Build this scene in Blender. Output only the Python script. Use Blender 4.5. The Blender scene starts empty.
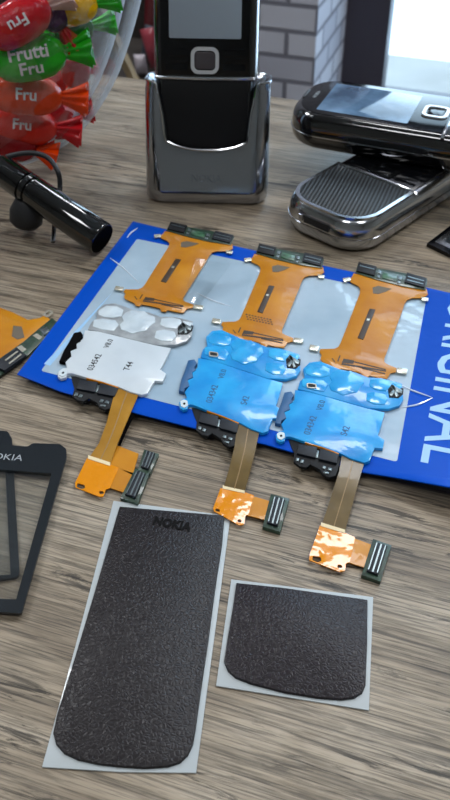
import bpy, bmesh, math, random
import numpy as np
from mathutils import Vector, Matrix
from mathutils.geometry import tessellate_polygon

# ------------------------------------------------------------------ basics
# all lengths below are millimetres; MM turns them into metres
MM = 0.001
S = bpy.context.scene
COL = S.collection
random.seed(4)
PI = math.pi

CAM_H, CAM_F, PITCH = 211.0, 900.0, math.radians(40.7)
_s, _c = math.sin(PITCH), math.cos(PITCH)


def ray(px, py):
    u = (px - 225) / CAM_F
    v = (py - 400) / CAM_F
    return Vector((u, _c - v * _s, -_s - v * _c))


def at(px, py, z=0.0):
    """Point of the horizontal plane z (mm above the table) met by the photograph's ray."""
    d = ray(px, py)
    t = (z - CAM_H) / d.z
    return (d.x * t, d.y * t)


def srgb(h):
    h = h.lstrip('#')
    v = [int(h[i:i + 2], 16) / 255 for i in (0, 2, 4)]
    return tuple((x / 12.92 if x <= 0.04045 else ((x + 0.055) / 1.055) ** 2.4) for x in v) + (1.0,)


# ------------------------------------------------------------------ mesh builder
class MB:
    def __init__(self):
        self.v = []
        self.f = []

    def add(self, vs, fs):
        b = len(self.v)
        self.v += [tuple(x) for x in vs]
        self.f += [tuple(b + i for i in f) for f in fs]
        return self

    def xf(self, m):
        self.v = [tuple(m @ Vector(x)) for x in self.v]
        return self

    def prism(self, pts, z0, z1, bev=0.0, zf=None):
        """Solid of a plan outline between z0 and z1, its upper edge rounded by bev."""
        pts = ccw(pts)
        n = len(pts)
        zf = zf or (lambda x, y: 0.0)
        rings = [[(x, y, z0 + zf(x, y)) for x, y in pts]]
        if bev > 0:
            rings.append([(x, y, z1 - bev + zf(x, y)) for x, y in pts])
            p2 = inset(pts, bev * 0.3)
            rings.append([(x, y, z1 - bev * 0.3 + zf(x, y)) for x, y in p2])
            p3 = inset(pts, bev)
            rings.append([(x, y, z1 + zf(x, y)) for x, y in p3])
        else:
            rings.append([(x, y, z1 + zf(x, y)) for x, y in pts])
        vs = [p for r in rings for p in r]
        fs = [tuple(reversed(range(n)))]
        for k in range(len(rings) - 1):
            for i in range(n):
                j = (i + 1) % n
                fs.append((k * n + i, k * n + j, (k + 1) * n + j, (k + 1) * n + i))
        fs.append(tuple(range((len(rings) - 1) * n, len(rings) * n)))
        return self.add(vs, fs)

    def prism_holes(self, pts, holes, z0, z1):
        pts = ccw(pts)
        loops = [pts] + [list(reversed(ccw(h))) for h in holes]
        flat = [p for l in loops for p in l]
        tri = tessellate_polygon([[Vector((x, y, 0)) for x, y in l] for l in loops])
        n = len(flat)
        vs = [(x, y, z0) for x, y in flat] + [(x, y, z1) for x, y in flat]
        fs = []
        for t in tri:
            a, b, c = t
            A, B, C_ = flat[a], flat[b], flat[c]
            if (B[0] - A[0]) * (C_[1] - A[1]) - (B[1] - A[1]) * (C_[0] - A[0]) < 0:
                a, c = c, a
            fs.append((n + a, n + b, n + c))
            fs.append((c, b, a))
        b = 0
        for l in loops:
            k = len(l)
            for i in range(k):
                j = (i + 1) % k
                fs.append((b + i, b + j, n + b + j, n + b + i))
            b += k
        return self.add(vs, fs)

    def rings(self, rs, cap0=True, cap1=True, closed=False):
        n = len(rs[0])
        vs = [p for r in rs for p in r]
        fs = []
        m = len(rs)
        for k in range(m if closed else m - 1):
            k2 = (k + 1) % m
            for i in range(n):
                j = (i + 1) % n
                fs.append((k * n + i, k * n + j, k2 * n + j, k2 * n + i))
        if cap0 and not closed:
            fs.append(tuple(reversed(range(n))))
        if cap1 and not closed:
            fs.append(tuple(range((m - 1) * n, m * n)))
        return self.add(vs, fs)

    def box(self, x0, x1, y0, y1, z0, z1, bev=0.0):
        return self.prism([(x0, y0), (x1, y0), (x1, y1), (x0, y1)], z0, z1, bev)

    def tube(self, pts, r, n=12, cap=True):
        P = [Vector(p) for p in pts]
        rs = []
        up = Vector((0.31, 0.2, 0.93))
        for i, p in enumerate(P):
            d = (P[min(i + 1, len(P) - 1)] - P[max(i - 1, 0)]).normalized()
            a = d.cross(up).normalized()
            b = d.cross(a).normalized()
            rr = r[i] if isinstance(r, (list, tuple)) else r
            rs.append([tuple(p + a * (rr * math.cos(t)) - b * (rr * math.sin(t))) for t in [2 * PI * k / n for k in range(n)]])
        return self.rings(rs, cap, cap)

    def lathe(self, prof, n=48, mod=None):
        """prof: (radius, z) from below to above, turned about z."""
        rs = []
        for r, z in prof:
            rs.append([(r * math.cos(2 * PI * k / n), r * math.sin(2 * PI * k / n), z) for k in range(n)])
        return self.rings(rs, True, True)

    def ribbon(self, L, R, Z, th):
        """Strip of film between two edge lines, at heights Z, th thick."""
        vs, fs = [], []
        n = len(L)
        for (a, b), (c, d), z in zip(L, R, Z):
            vs += [(a, b, z), (c, d, z), (c, d, z + th), (a, b, z + th)]
        for i in range(n - 1):
            p, q = 4 * i, 4 * i + 4
            for e in range(4):
                g = (e + 1) % 4
                fs.append((p + e, p + g, q + g, q + e))
        fs.append((3, 2, 1, 0))
        fs.append((4 * n - 4, 4 * n - 3, 4 * n - 2, 4 * n - 1))
        return self.add(vs, fs)


def area2(p):
    return sum(p[i][0] * p[(i + 1) % len(p)][1] - p[(i + 1) % len(p)][0] * p[i][1] for i in range(len(p)))


def ccw(p):
    p = [tuple(q) for q in p]
    return p if area2(p) > 0 else list(reversed(p))


def inset(p, d):
    n = len(p)
    out = []
    for i in range(n):
        a, b, c = Vector(p[i - 1]), Vector(p[i]), Vector(p[(i + 1) % n])
        e, f = (b - a), (c - b)
        if e.length < 1e-6 or f.length < 1e-6:
            out.append(tuple(b)); continue
        e.normalize(); f.normalize()
        n1, n2 = Vector((-e.y, e.x)), Vector((-f.y, f.x))
        k = 1 + n1.dot(n2)
        m = (n1 + n2) / max(k, 0.5)
        out.append(tuple(b + m * d))
    return out


def rounded(pts, r, seg=5):
    """Plan outline with every corner rounded by r (or a radius per corner)."""
    pts = ccw(pts)
    n = len(pts)
    out = []
    for i in range(n):
        a, b, c = Vector(pts[i - 1]), Vector(pts[i]), Vector(pts[(i + 1) % n])
        rr = r[i] if isinstance(r, (list, tuple)) else r
        if rr <= 0:
            out.append(tuple(b)); continue
        e, f = (a - b), (c - b)
        le, lf = e.length, f.length
        e.normalize(); f.normalize()
        ang = e.angle(f)
        t = min(rr / max(math.tan(ang / 2), 1e-3), 0.48 * le, 0.48 * lf)
        p0, p2 = b + e * t, b + f * t
        for k in range(seg + 1):
            s = k / seg
            out.append(tuple(p0 * (1 - s) ** 2 + b * (2 * s * (1 - s)) + p2 * s * s))
    return out


def rrect(w, h, r, seg=8, cx=0, cy=0):
    """Rounded rectangle; r = one radius or (bottom, top)."""
    rb, rt = r if isinstance(r, tuple) else (r, r)
    out = []
    for sx, sy, a0, q in ((1, -1, -PI / 2, rb), (1, 1, 0, rt), (-1, 1, PI / 2, rt), (-1, -1, PI, rb)):
        for k in range(seg + 1):
            t = a0 + PI / 2 * k / seg
            out.append((cx + sx * (w / 2 - q) + q * math.cos(t), cy + sy * (h / 2 - q) + q * math.sin(t)))
    return out


ORG = {}


def root_org(o):
    while o is not None:
        if o.name in ORG:
            return ORG[o.name]
        o = o.parent
    return (0, 0, 0)


def obj(name, mb, mat, parent=None, world=False, smooth=40, label=None):
    off = root_org(parent) if (world and parent is not None) else (0, 0, 0)
    me = bpy.data.meshes.new(name)
    me.from_pydata([((x - off[0]) * MM, (y - off[1]) * MM, (z - off[2]) * MM) for x, y, z in mb.v], [], mb.f)
    me.validate()
    bm = bmesh.new()
    bm.from_mesh(me)
    bmesh.ops.recalc_face_normals(bm, faces=bm.faces)
    bm.to_mesh(me)
    bm.free()
    me.polygons.foreach_set('use_smooth', [True] * len(me.polygons))
    me.set_sharp_from_angle(angle=math.radians(smooth))
    me.materials.append(mat)
    o = bpy.data.objects.new(name, me)
    COL.objects.link(o)
    if parent is not None:
        o.parent = parent
    if label:
        o['label'] = label
    return o


def tag(o, label, cat, group=None, kind=None):
    o['label'] = label
    o['category'] = cat
    if group:
        o['group'] = group
    if kind:
        o['kind'] = kind
    return o


def thing(name, label, cat, loc=(0, 0, 0), rot=(0, 0, 0), group=None, scale=1.0):
    o = bpy.data.objects.new(name, None)
    o.empty_display_size = 0.01
    COL.objects.link(o)
    o.location = [x * MM for x in loc]
    o.rotation_euler = rot
    o.scale = (scale,) * 3
    ORG[o.name] = loc
    return tag(o, label, cat, group)


def struct(name, mb, mat, loc=None, rz=0):
    o = obj(name, mb, mat)
    if loc:
        o.location = [x * MM for x in loc]
        o.rotation_euler = (0, 0, rz)
    o['kind'] = 'structure'
    return o


def text_mb(s, size, bold=0.0, ext=0.03, fn=None, width=None, spacing=1.0):
    """Lettering, centred on its own origin, pushed through fn(x, y, z)."""
    cu = bpy.data.curves.new('lettering', 'FONT')
    cu.body = s
    cu.size = size
    cu.offset = bold * size
    cu.extrude = ext
    cu.space_character = spacing
    cu.resolution_u = 3
    cu.align_x = 'CENTER'
    cu.align_y = 'CENTER'
    o = bpy.data.objects.new('lettering', cu)
    me = bpy.data.meshes.new_from_object(o)
    m = MB()
    vs = [tuple(v.co) for v in me.vertices]
    if width and vs:
        xs = [v[0] for v in vs]
        k = width / (max(xs) - min(xs))
        c = (max(xs) + min(xs)) / 2
        vs = [((x - c) * k, y, z) for x, y, z in vs]
    if fn:
        vs = [fn(*v) for v in vs]
    m.add(vs, [tuple(p.vertices) for p in me.polygons])
    bpy.data.objects.remove(o)
    bpy.data.curves.remove(cu)
    bpy.data.meshes.remove(me)
    return m


# ------------------------------------------------------------------ materials
def new_mat(name):
    m = bpy.data.materials.new(name)
    m.use_nodes = True
    nt = m.node_tree
    b = nt.nodes['Principled BSDF']
    return m, nt, b


def pmat(name, col, rough=0.5, metal=0.0, coat=0.0, bump=None, spec=0.5, vary=None, coat_rough=0.05):
    """bump = (noise scale per metre, depth mm); vary = (second colour, noise scale per metre)."""
    m, nt, b = new_mat(name)
    N, L = nt.nodes, nt.links
    b.inputs['Base Color'].default_value = srgb(col)
    b.inputs['Roughness'].default_value = rough
    b.inputs['Metallic'].default_value = metal
    b.inputs['Coat Weight'].default_value = coat
    b.inputs['Coat Roughness'].default_value = coat_rough
    b.inputs['Specular IOR Level'].default_value = spec
    tc = N.new('ShaderNodeTexCoord')
    if bump:
        t = N.new('ShaderNodeTexNoise')
        t.inputs['Scale'].default_value = bump[0]
        t.inputs['Detail'].default_value = 3
        L.new(tc.outputs['Object'], t.inputs['Vector'])
        bp = N.new('ShaderNodeBump')
        bp.inputs['Strength'].default_value = 1.0
        bp.inputs['Distance'].default_value = bump[1] * MM
        L.new(t.outputs['Fac'], bp.inputs['Height'])
        L.new(bp.outputs['Normal'], b.inputs['Normal'])
        L.new(bp.outputs['Normal'], b.inputs['Coat Normal'])
    if vary:
        t = N.new('ShaderNodeTexNoise')
        t.inputs['Scale'].default_value = vary[1]
        t.inputs['Detail'].default_value = 4
        L.new(tc.outputs['Object'], t.inputs['Vector'])
        r = N.new('ShaderNodeValToRGB')
        r.color_ramp.elements[0].position = 0.38
        r.color_ramp.elements[0].color = srgb(col)
        r.color_ramp.elements[1].position = 0.66
        r.color_ramp.elements[1].color = srgb(vary[0])
        L.new(t.outputs['Fac'], r.inputs['Fac'])
        L.new(r.outputs['Color'], b.inputs['Base Color'])
    return m


def glass_mat(name, tint, lo, hi, rough=0.03, edge_haze=0.0):
    """Clear sheet: transparent, with a reflection that grows towards grazing angles."""
    m = bpy.data.materials.new(name)
    m.use_nodes = True
    nt = m.node_tree
    N, L = nt.nodes, nt.links
    N.remove(N['Principled BSDF'])
    out = N['Material Output']
    tr = N.new('ShaderNodeBsdfTransparent')
    tr.inputs['Color'].default_value = srgb(tint)
    gl = N.new('ShaderNodeBsdfGlossy')
    gl.inputs['Roughness'].default_value = rough
    gl.inputs['Color'].default_value = (0.9, 0.95, 1, 1)
    lw = N.new('ShaderNodeLayerWeight')
    lw.inputs['Blend'].default_value = 0.35
    mr = N.new('ShaderNodeMapRange')
    mr.inputs['To Min'].default_value = lo
    mr.inputs['To Max'].default_value = hi
    L.new(lw.outputs['Fresnel'], mr.inputs['Value'])
    mx = N.new('ShaderNodeMixShader')
    L.new(mr.outputs['Result'], mx.inputs['Fac'])
    L.new(tr.outputs['BSDF'], mx.inputs[1])
    L.new(gl.outputs['BSDF'], mx.inputs[2])
    last = mx
    if edge_haze > 0:  # pale rim colour stands for light caught in the clear wall
        df = N.new('ShaderNodeBsdfDiffuse')
        df.inputs['Color'].default_value = srgb('#c9d2da')
        m2 = N.new('ShaderNodeMixShader')
        mr2 = N.new('ShaderNodeMapRange')
        mr2.inputs['From Min'].default_value = 0.62
        mr2.inputs['From Max'].default_value = 1.0
        mr2.inputs['To Min'].default_value = 0.0
        mr2.inputs['To Max'].default_value = edge_haze
        lw2 = N.new('ShaderNodeLayerWeight')
        lw2.inputs['Blend'].default_value = 0.5
        L.new(lw2.outputs['Facing'], mr2.inputs['Value'])
        L.new(mr2.outputs['Result'], m2.inputs['Fac'])
        L.new(mx.outputs['Shader'], m2.inputs[1])
        L.new(df.outputs['BSDF'], m2.inputs[2])
        last = m2
    L.new(last.outputs['Shader'], out.inputs['Surface'])
    return m


GRAIN = math.radians(-18.5)


def wood_mat():
    m, nt, b = new_mat('grey_oak_laminate')
    N, L = nt.nodes, nt.links
    tc = N.new('ShaderNodeTexCoord')
    rot = N.new('ShaderNodeVectorRotate')
    rot.rotation_type = 'Z_AXIS'
    rot.inputs['Angle'].default_value = -GRAIN
    L.new(tc.outputs['Object'], rot.inputs['Vector'])

    def noise(sx, sy, detail, rough=0.6, dist=0.0, off=0.0):
        mp = N.new('ShaderNodeMapping')
        mp.inputs['Scale'].default_value = (sx, sy, 1)
        mp.inputs['Location'].default_value = (off, off, off)
        L.new(rot.outputs['Vector'], mp.inputs['Vector'])
        t = N.new('ShaderNodeTexNoise')
        t.inputs['Scale'].default_value = 1.0
        t.inputs['Detail'].default_value = detail
        t.inputs['Roughness'].default_value = rough
        t.inputs['Distortion'].default_value = dist
        L.new(mp.outputs['Vector'], t.inputs['Vector'])
        return t

    def ramp(src, stops):
        r = N.new('ShaderNodeValToRGB')
        e = r.color_ramp.elements
        while len(e) < len(stops):
            e.new(0.5)
        for k, (p, c) in enumerate(stops):
            e[k].position = p
            e[k].color = srgb(c) if isinstance(c, str) else (c, c, c, 1)
        L.new(src, r.inputs['Fac'])
        return r

    def mix(mode, fac, a, bb):
        x = N.new('ShaderNodeMix')
        x.data_type = 'RGBA'
        x.blend_type = mode
        x.inputs[0].default_value = fac
        L.new(a, x.inputs[6])
        L.new(bb, x.inputs[7])
        return x.outputs[2]

    broad = noise(10, 40, 4, 0.6, 0.8)
    fine = noise(26, 950, 5, 0.7, 0.25, 3.1)
    hair = noise(60, 2000, 3, 0.6, 0.15, 7.7)
    crack = noise(30, 260, 7, 0.72, 1.1, 12.4)
    zone = noise(14, 45, 3, 0.5, 0.5, 33.0)
    line = noise(4, 95, 2, 0.5, 0.8, 21.3)
    base = ramp(broad.outputs['Fac'], [(0.34, '#7f7261'), (0.5, '#978a77'), (0.66, '#aa9e8c')])
    f1 = ramp(fine.outputs['Fac'], [(0.37, 0.15), (0.47, 0.75), (0.55, 1.0)])
    h1 = ramp(hair.outputs['Fac'], [(0.38, 0.3), (0.48, 0.85), (0.54, 1.0)])
    c1 = ramp(crack.outputs['Fac'], [(0.40, 0.05), (0.43, 0.35), (0.47, 1.0)])
    z1 = ramp(zone.outputs['Fac'], [(0.46, 0.0), (0.58, 1.0)])
    n1 = ramp(line.outputs['Fac'], [(0.48, 1.0), (0.498, 0.2), (0.502, 0.2), (0.52, 1.0)])
    col = mix('MULTIPLY', 0.68, base.outputs['Color'], f1.outputs['Color'])
    col = mix('MULTIPLY', 0.65, col, h1.outputs['Color'])
    cx = N.new('ShaderNodeMix')
    cx.data_type = 'RGBA'
    cx.blend_type = 'MULTIPLY'
    zm = N.new('ShaderNodeMath')
    zm.operation = 'MULTIPLY_ADD'
    zm.inputs[1].default_value = 0.65
    zm.inputs[2].default_value = 0.2
    L.new(z1.outputs['Color'], zm.inputs[0])
    L.new(zm.outputs[0], cx.inputs[0])
    L.new(col, cx.inputs[6])
    L.new(c1.outputs['Color'], cx.inputs[7])
    col = mix('MULTIPLY', 0.45, cx.outputs[2], n1.outputs['Color'])
    L.new(col, b.inputs['Base Color'])
    b.inputs['Roughness'].default_value = 0.40
    b.inputs['Specular IOR Level'].default_value = 0.35
    bp = N.new('ShaderNodeBump')
    bp.inputs['Strength'].default_value = 0.5
    bp.inputs['Distance'].default_value = 0.0003
    L.new(fine.outputs['Fac'], bp.inputs['Height'])
    L.new(bp.outputs['Normal'], b.inputs['Normal'])
    return m


def brick_mat():
    m, nt, b = new_mat('grey_brick')
    N, L = nt.nodes, nt.links
    tc = N.new('ShaderNodeTexCoord')
    sp = N.new('ShaderNodeSeparateXYZ')
    L.new(tc.outputs['Object'], sp.inputs[0])
    ad = N.new('ShaderNodeMath')
    ad.operation = 'ADD'
    L.new(sp.outputs['X'], ad.inputs[0])
    L.new(sp.outputs['Y'], ad.inputs[1])
    cb = N.new('ShaderNodeCombineXYZ')
    L.new(ad.outputs[0], cb.inputs['X'])
    L.new(sp.outputs['Z'], cb.inputs['Y'])
    bt = N.new('ShaderNodeTexBrick')
    bt.inputs['Color1'].default_value = srgb('#9799a6')
    bt.inputs['Color2'].default_value = srgb('#b0b2bd')
    bt.inputs['Mortar'].default_value = srgb('#6a6b76')
    bt.inputs['Scale'].default_value = 1.0
    bt.inputs['Brick Width'].default_value = 0.135
    bt.inputs['Row Height'].default_value = 0.056
    bt.inputs['Mortar Size'].default_value = 0.0055
    bt.inputs['Mortar Smooth'].default_value = 0.3
    L.new(cb.outputs[0], bt.inputs['Vector'])
    L.new(bt.outputs['Color'], b.inputs['Base Color'])
    b.inputs['Roughness'].default_value = 0.8
    bp = N.new('ShaderNodeBump')
    bp.invert = True
    bp.inputs['Distance'].default_value = 0.004
    L.new(bt.outputs['Fac'], bp.inputs['Height'])
    L.new(bp.outputs['Normal'], b.inputs['Normal'])
    return m


def leather_mat(name, col, col2):
    m, nt, b = new_mat(name)
    N, L = nt.nodes, nt.links
    tc = N.new('ShaderNodeTexCoord')
    n0 = N.new('ShaderNodeTexNoise')
    n0.inputs['Scale'].default_value = 300
    L.new(tc.outputs['Object'], n0.inputs['Vector'])
    mixv = N.new('ShaderNodeMix')
    mixv.data_type = 'VECTOR'
    mixv.inputs[0].default_value = 0.0012
    L.new(tc.outputs['Object'], mixv.inputs[4])
    L.new(n0.outputs['Color'], mixv.inputs[5])
    vo = N.new('ShaderNodeTexVoronoi')
    vo.feature = 'DISTANCE_TO_EDGE'
    vo.inputs['Scale'].default_value = 880
    L.new(mixv.outputs[1], vo.inputs['Vector'])
    r = N.new('ShaderNodeValToRGB')
    r.color_ramp.elements[0].position = 0.0
    r.color_ramp.elements[1].position = 0.28
    r.color_ramp.interpolation = 'EASE'
    L.new(vo.outputs['Distance'], r.inputs['Fac'])
    n1 = N.new('ShaderNodeTexNoise')
    n1.inputs['Scale'].default_value = 160
    n1.inputs['Detail'].default_value = 4
    L.new(tc.outputs['Object'], n1.inputs['Vector'])
    ad = N.new('ShaderNodeMath')
    ad.operation = 'MULTIPLY_ADD'
    ad.inputs[1].default_value = 1.6
    L.new(n1.outputs['Fac'], ad.inputs[0])
    L.new(r.outputs['Color'], ad.inputs[2])
    bp = N.new('ShaderNodeBump')
    bp.inputs['Strength'].default_value = 0.8
    bp.inputs['Distance'].default_value = 0.0001
    L.new(ad.outputs[0], bp.inputs['Height'])
    L.new(bp.outputs['Normal'], b.inputs['Normal'])
    mx = N.new('ShaderNodeMix')
    mx.data_type = 'RGBA'
    mx.inputs[6].default_value = srgb(col2)
    mx.inputs[7].default_value = srgb(col)
    L.new(r.outputs['Color'], mx.inputs[0])
    L.new(mx.outputs[2], b.inputs['Base Color'])
    b.inputs['Roughness'].default_value = 0.40
    b.inputs['Specular IOR Level'].default_value = 0.33
    return m


def carbon_mat():
    m, nt, b = new_mat('carbon_weave')
    N, L = nt.nodes, nt.links
    tc = N.new('ShaderNodeTexCoord')
    mp = N.new('ShaderNodeMapping')
    mp.inputs['Rotation'].default_value = (0, 0, math.radians(-22))
    L.new(tc.outputs['Object'], mp.inputs['Vector'])
    w = N.new('ShaderNodeTexWave')
    w.bands_direction = 'X'
    w.inputs['Scale'].default_value = 190
    L.new(mp.outputs['Vector'], w.inputs['Vector'])
    w2 = N.new('ShaderNodeTexWave')
    w2.bands_direction = 'Y'
    w2.inputs['Scale'].default_value = 150
    L.new(mp.outputs['Vector'], w2.inputs['Vector'])
    r = N.new('ShaderNodeValToRGB')
    r.color_ramp.elements[0].color = srgb('#050607')
    r.color_ramp.elements[0].position = 0.35
    r.color_ramp.elements[1].color = srgb('#343c41')
    r.color_ramp.elements[1].position = 0.75
    L.new(w.outputs['Fac'], r.inputs['Fac'])
    L.new(r.outputs['Color'], b.inputs['Base Color'])
    bp = N.new('ShaderNodeBump')
    bp.inputs['Distance'].default_value = 0.0002
    L.new(w.outputs['Fac'], bp.inputs['Height'])
    L.new(bp.outputs['Normal'], b.inputs['Normal'])
    b.inputs['Roughness'].default_value = 0.45
    b.inputs['Specular IOR Level'].default_value = 0.3
    return m


M = dict(
    wood=wood_mat(), brick=brick_mat(),
    plaster=pmat('white_plaster', '#c9c9c6', 0.8),
    wallpaint=pmat('grey_wall_paint', '#85857f', 0.8),
    floor=pmat('grey_floor_tile', '#77736e', 0.5, vary=('#8a8782', 4)),
    darkframe=pmat('dark_door_frame', '#332f3a', 0.45),
    snow=pmat('white_snow', '#f2f3f7', 0.9, bump=(6, 20)),
    step=pmat('pink_step_stone', '#bf8f84', 0.8, vary=('#b7887d', 9)),
    pane=glass_mat('door_pane_glass', '#f4f8f8', 0.02, 0.3),
    tableside=pmat('table_edge_band', '#6d6054', 0.5),
    steel=pmat('table_leg_steel', '#55585c', 0.4, 0.8),
    chrome=pmat('dark_chrome', '#9a9da6', 0.09, 1.0),
    silver=pmat('silver_chrome', '#b9bcc0', 0.16, 1.0),
    smoke=pmat('smoked_chrome', '#a3a5ab', 0.13, 1.0),
    black=pmat('gloss_black', '#07080b', 0.10, spec=0.3),
    piano=pmat('piano_black', '#050608', 0.05, coat=1.0),
    satin=pmat('satin_black', '#08090c', 0.38, spec=0.3),
    capblack=pmat('matt_black_cap', '#050506', 0.8, spec=0.05),
    rubber=pmat('black_rubber', '#14161a', 0.55),
    screen=pmat('grey_screen', '#8c99a4', 0.2),
    bluescreen=pmat('screen_painted_reflection', '#2f455e', 0.06, coat=0.0, spec=0.35, vary=('#6b8aa8', 45)),  # mottled blue paints a sky reflection into the screen colour
    keygrey=pmat('key_grey', '#4a4548', 0.3, 0.3),
    carbon=carbon_mat(),
    blue=pmat('blue_pouch_film', '#0046b0', 0.42, coat=0.0, bump=(55, 0.4), spec=0.06),
    window=pmat('milky_pouch_window', '#8fa8ba', 0.26, coat=0.8, bump=(42, 0.9), vary=('#a3b8c8', 30)),
    pouchglint=pmat('pale_film_glint', '#cddbe8', 0.12, coat=1.0),
    pouchtext=pmat('pale_blue_print', '#8fbbe0', 0.4, coat=0.2),
    flex=pmat('amber_polyimide', '#ad6d08', 0.34, coat=0.25, bump=(70, 0.5), spec=0.3, vary=('#bd7f16', 60)),
    flexpad=pmat('amber_stiffener', '#d58508', 0.2, coat=0.7, spec=0.3, bump=(75, 1.3)),
    tailgold=pmat('golden_tail_film', '#94691b', 0.28, coat=0.2, spec=0.3, bump=(60, 0.3), vary=('#a67a2a', 90)),
    tailgrey=pmat('olive_tail_film', '#57482a', 0.3, coat=0.2, spec=0.3, bump=(60, 0.3), vary=('#6d5a34', 90)),
    trace=pmat('dark_trace_print', '#2b1a08', 0.5),
    goldtrace=pmat('gold_trace_line', '#8a7048', 0.4),
    stiff=pmat('cream_strip', '#d9c9a0', 0.5),
    eyelet=pmat('white_eyelet', '#c3d0d6', 0.35),
    ringmetal=pmat('satin_ring_metal', '#d6d8db', 0.35, 0.6),
    film=glass_mat('glare_film', '#f6f8f8', 0.03, 0.55, 0.10),
    tin=pmat('tinned_contact', '#d8d5c4', 0.25, 0.7),
    green=pmat('green_circuit_board', '#23402f', 0.4, coat=0.4, vary=('#172c22', 500)),
    greenchip=pmat('green_chip', '#3d6a4c', 0.3, coat=0.6, vary=('#1d3a2a', 400)),
    chip=pmat('black_chip', '#0f1216', 0.55, spec=0.25),
    connector=pmat('connector_plastic', '#171d25', 0.5, spec=0.3),
    pins=pmat('pin_row_metal', '#737f82', 0.3, 0.8),
    greypatch=pmat('grey_adhesive_patch', '#5d5446', 0.6),
    bluefilm=pmat('blue_protective_film', '#0a82cb', 0.28, coat=0.4, spec=0.35, bump=(75, 0.45), vary=('#2fa8e4', 55)),
    bluedome=pmat('blue_dome_film', '#0f88ce', 0.22, coat=0.6, spec=0.35, bump=(90, 0.6), vary=('#38ade6', 80)),
    whiteplate=pmat('white_metal_plate', '#b9c4cc', 0.38, coat=0.3, bump=(60, 0.3), vary=('#c9d3d9', 40)),
    whitedome=pmat('white_dome_film', '#b4c3cd', 0.25, coat=0.8, bump=(110, 0.7), vary=('#cbd8df', 90)),
    greyfilm=pmat('grey_dome_base', '#7f868b', 0.3, coat=0.7, bump=(90, 0.6), vary=('#a3abb0', 120)),
    inkblue=pmat('print_dark_blue', '#17507f', 0.5),
    ink=pmat('print_black', '#20262b', 0.5),
    backing=pmat('white_release_paper', '#a8b0b3', 0.4, coat=0.3, bump=(40, 0.3)),
    leather=leather_mat('dark_brown_leather', '#150f13', '#100b0f'),
    leather2=leather_mat('aubergine_leather', '#19111a', '#120c12'),
    emboss=pmat('embossed_black', '#030304', 0.5, spec=0.1),
    frameblack=pmat('printed_black_glass', '#191f24', 0.2, coat=0.1),
    clear=glass_mat('clear_touch_glass', '#fafbfb', 0.01, 0.2),
    silverprint=pmat('silver_print', '#8f969b', 0.5, 0.2),
    bowl=glass_mat('clear_bowl_plastic', '#f6f8fa', 0.0, 0.15, 0.05, edge_haze=0.85),
    packet=pmat('pink_red_packet', '#8d3340', 0.3, coat=0.5, bump=(60, 2)),
    packet2=pmat('pale_grey_packet', '#a39ba3', 0.3, coat=0.5, bump=(60, 2)),
    packet3=pmat('dark_red_packet', '#5d1a22', 0.3, coat=0.5, bump=(60, 2)),
    packet4=pmat('slate_packet', '#3c444f', 0.3, coat=0.5, bump=(60, 2)),
    rack=pmat('dark_rack_board', '#2a2522', 0.6),
    lath=pmat('tan_wood_lath', '#8d7b5d', 0.6, vary=('#7b6a4e', 30)),
)
for nm, c in dict(red='#c40d1a', green='#1fae12', orange='#f04400', scarlet='#dc1c02', yellow='#f2b800', purple='#4e1c48', darkgreen='#0f6420', crimson='#950a14').items():
    M['candy_' + nm] = pmat('candy_wrap_' + nm, c, 0.25, coat=0.25, spec=0.25, bump=(130, 1.6))
M['candy_white'] = pmat('candy_white_print', '#efe6df', 0.4)
M['candy_clear'] = pmat('candy_twist_film', '#d8a58f', 0.2, coat=1.0, bump=(200, 1.0))

# ------------------------------------------------------------------ the room
WA = Vector((math.cos(GRAIN), math.sin(GRAIN)))       # along the back wall
WB = Vector((-math.sin(GRAIN), math.cos(GRAIN)))      # into the back wall
FLOOR_Z, CEIL_Z = -750, 1950
struct('floor', MB().box(-2700, 2700, -2300, 2700, -30, 0), M['floor'], (0, 0, FLOOR_Z), GRAIN)
struct('ceiling', MB().box(-2700, 2700, -2300, 2100, 0, 30), M['plaster'], (0, 0, CEIL_Z), GRAIN)
WX, WY = 201, 2023                                     # the brick corner beside the door
JAMB = 380
wl = (WX, WY, FLOOR_Z)
struct('wall_back', MB().box(-2700, 0, 0, JAMB, 0, 2700), M['brick'], wl, GRAIN)
struct('wall_back_far', MB().box(1700, 3000, 0, JAMB, 0, 2700), M['brick'], wl, GRAIN)
struct('wall_lintel', MB().box(0, 1700, 0, JAMB, 2250, 2700), M['brick'], wl, GRAIN)
rl = (0, 0, FLOOR_Z)
struct('wall_left', MB().box(-2730, -2700, -2300, 2300, 0, 2700), M['wallpaint'], rl, GRAIN)
struct('wall_right', MB().box(2700, 2730, -2300, 2300, 0, 2700), M['wallpaint'], rl, GRAIN)
struct('wall_front', MB().box(-2700, 2700, -2330, -2300, 0, 2700), M['wallpaint'], rl, GRAIN)
# glazed door at the far end of the brick jamb
dr = bpy.data.objects.new('door_1', None)
COL.objects.link(dr)
dr.location = (WX * MM, WY * MM, FLOOR_Z * MM)
dr.rotation_euler = (0, 0, GRAIN)
dr['kind'] = 'structure'
D0 = JAMB - 60
f = MB()
f.box(0, 108, D0, D0 + 60, 0, 2250, 3)
f.box(1592, 1700, D0, D0 + 60, 0, 2250, 3)
f.box(108, 1592, D0, D0 + 60, 2150, 2250, 3)
f.box(108, 1592, D0, D0 + 60, 0, 40, 3)
obj('door_frame', f, M['darkframe'], dr)
obj('door_pane', MB().box(108, 1592, D0 + 26, D0 + 32, 40, 2150), M['pane'], dr)
struct('exterior_doorstep', MB().box(-700, 2600, JAMB, JAMB + 300, -60, -4), M['step'], wl, GRAIN)
struct('exterior_ground', MB().box(-5000, 7000, JAMB + 300, 9000, -90, -30), M['snow'], wl, GRAIN)

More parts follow.
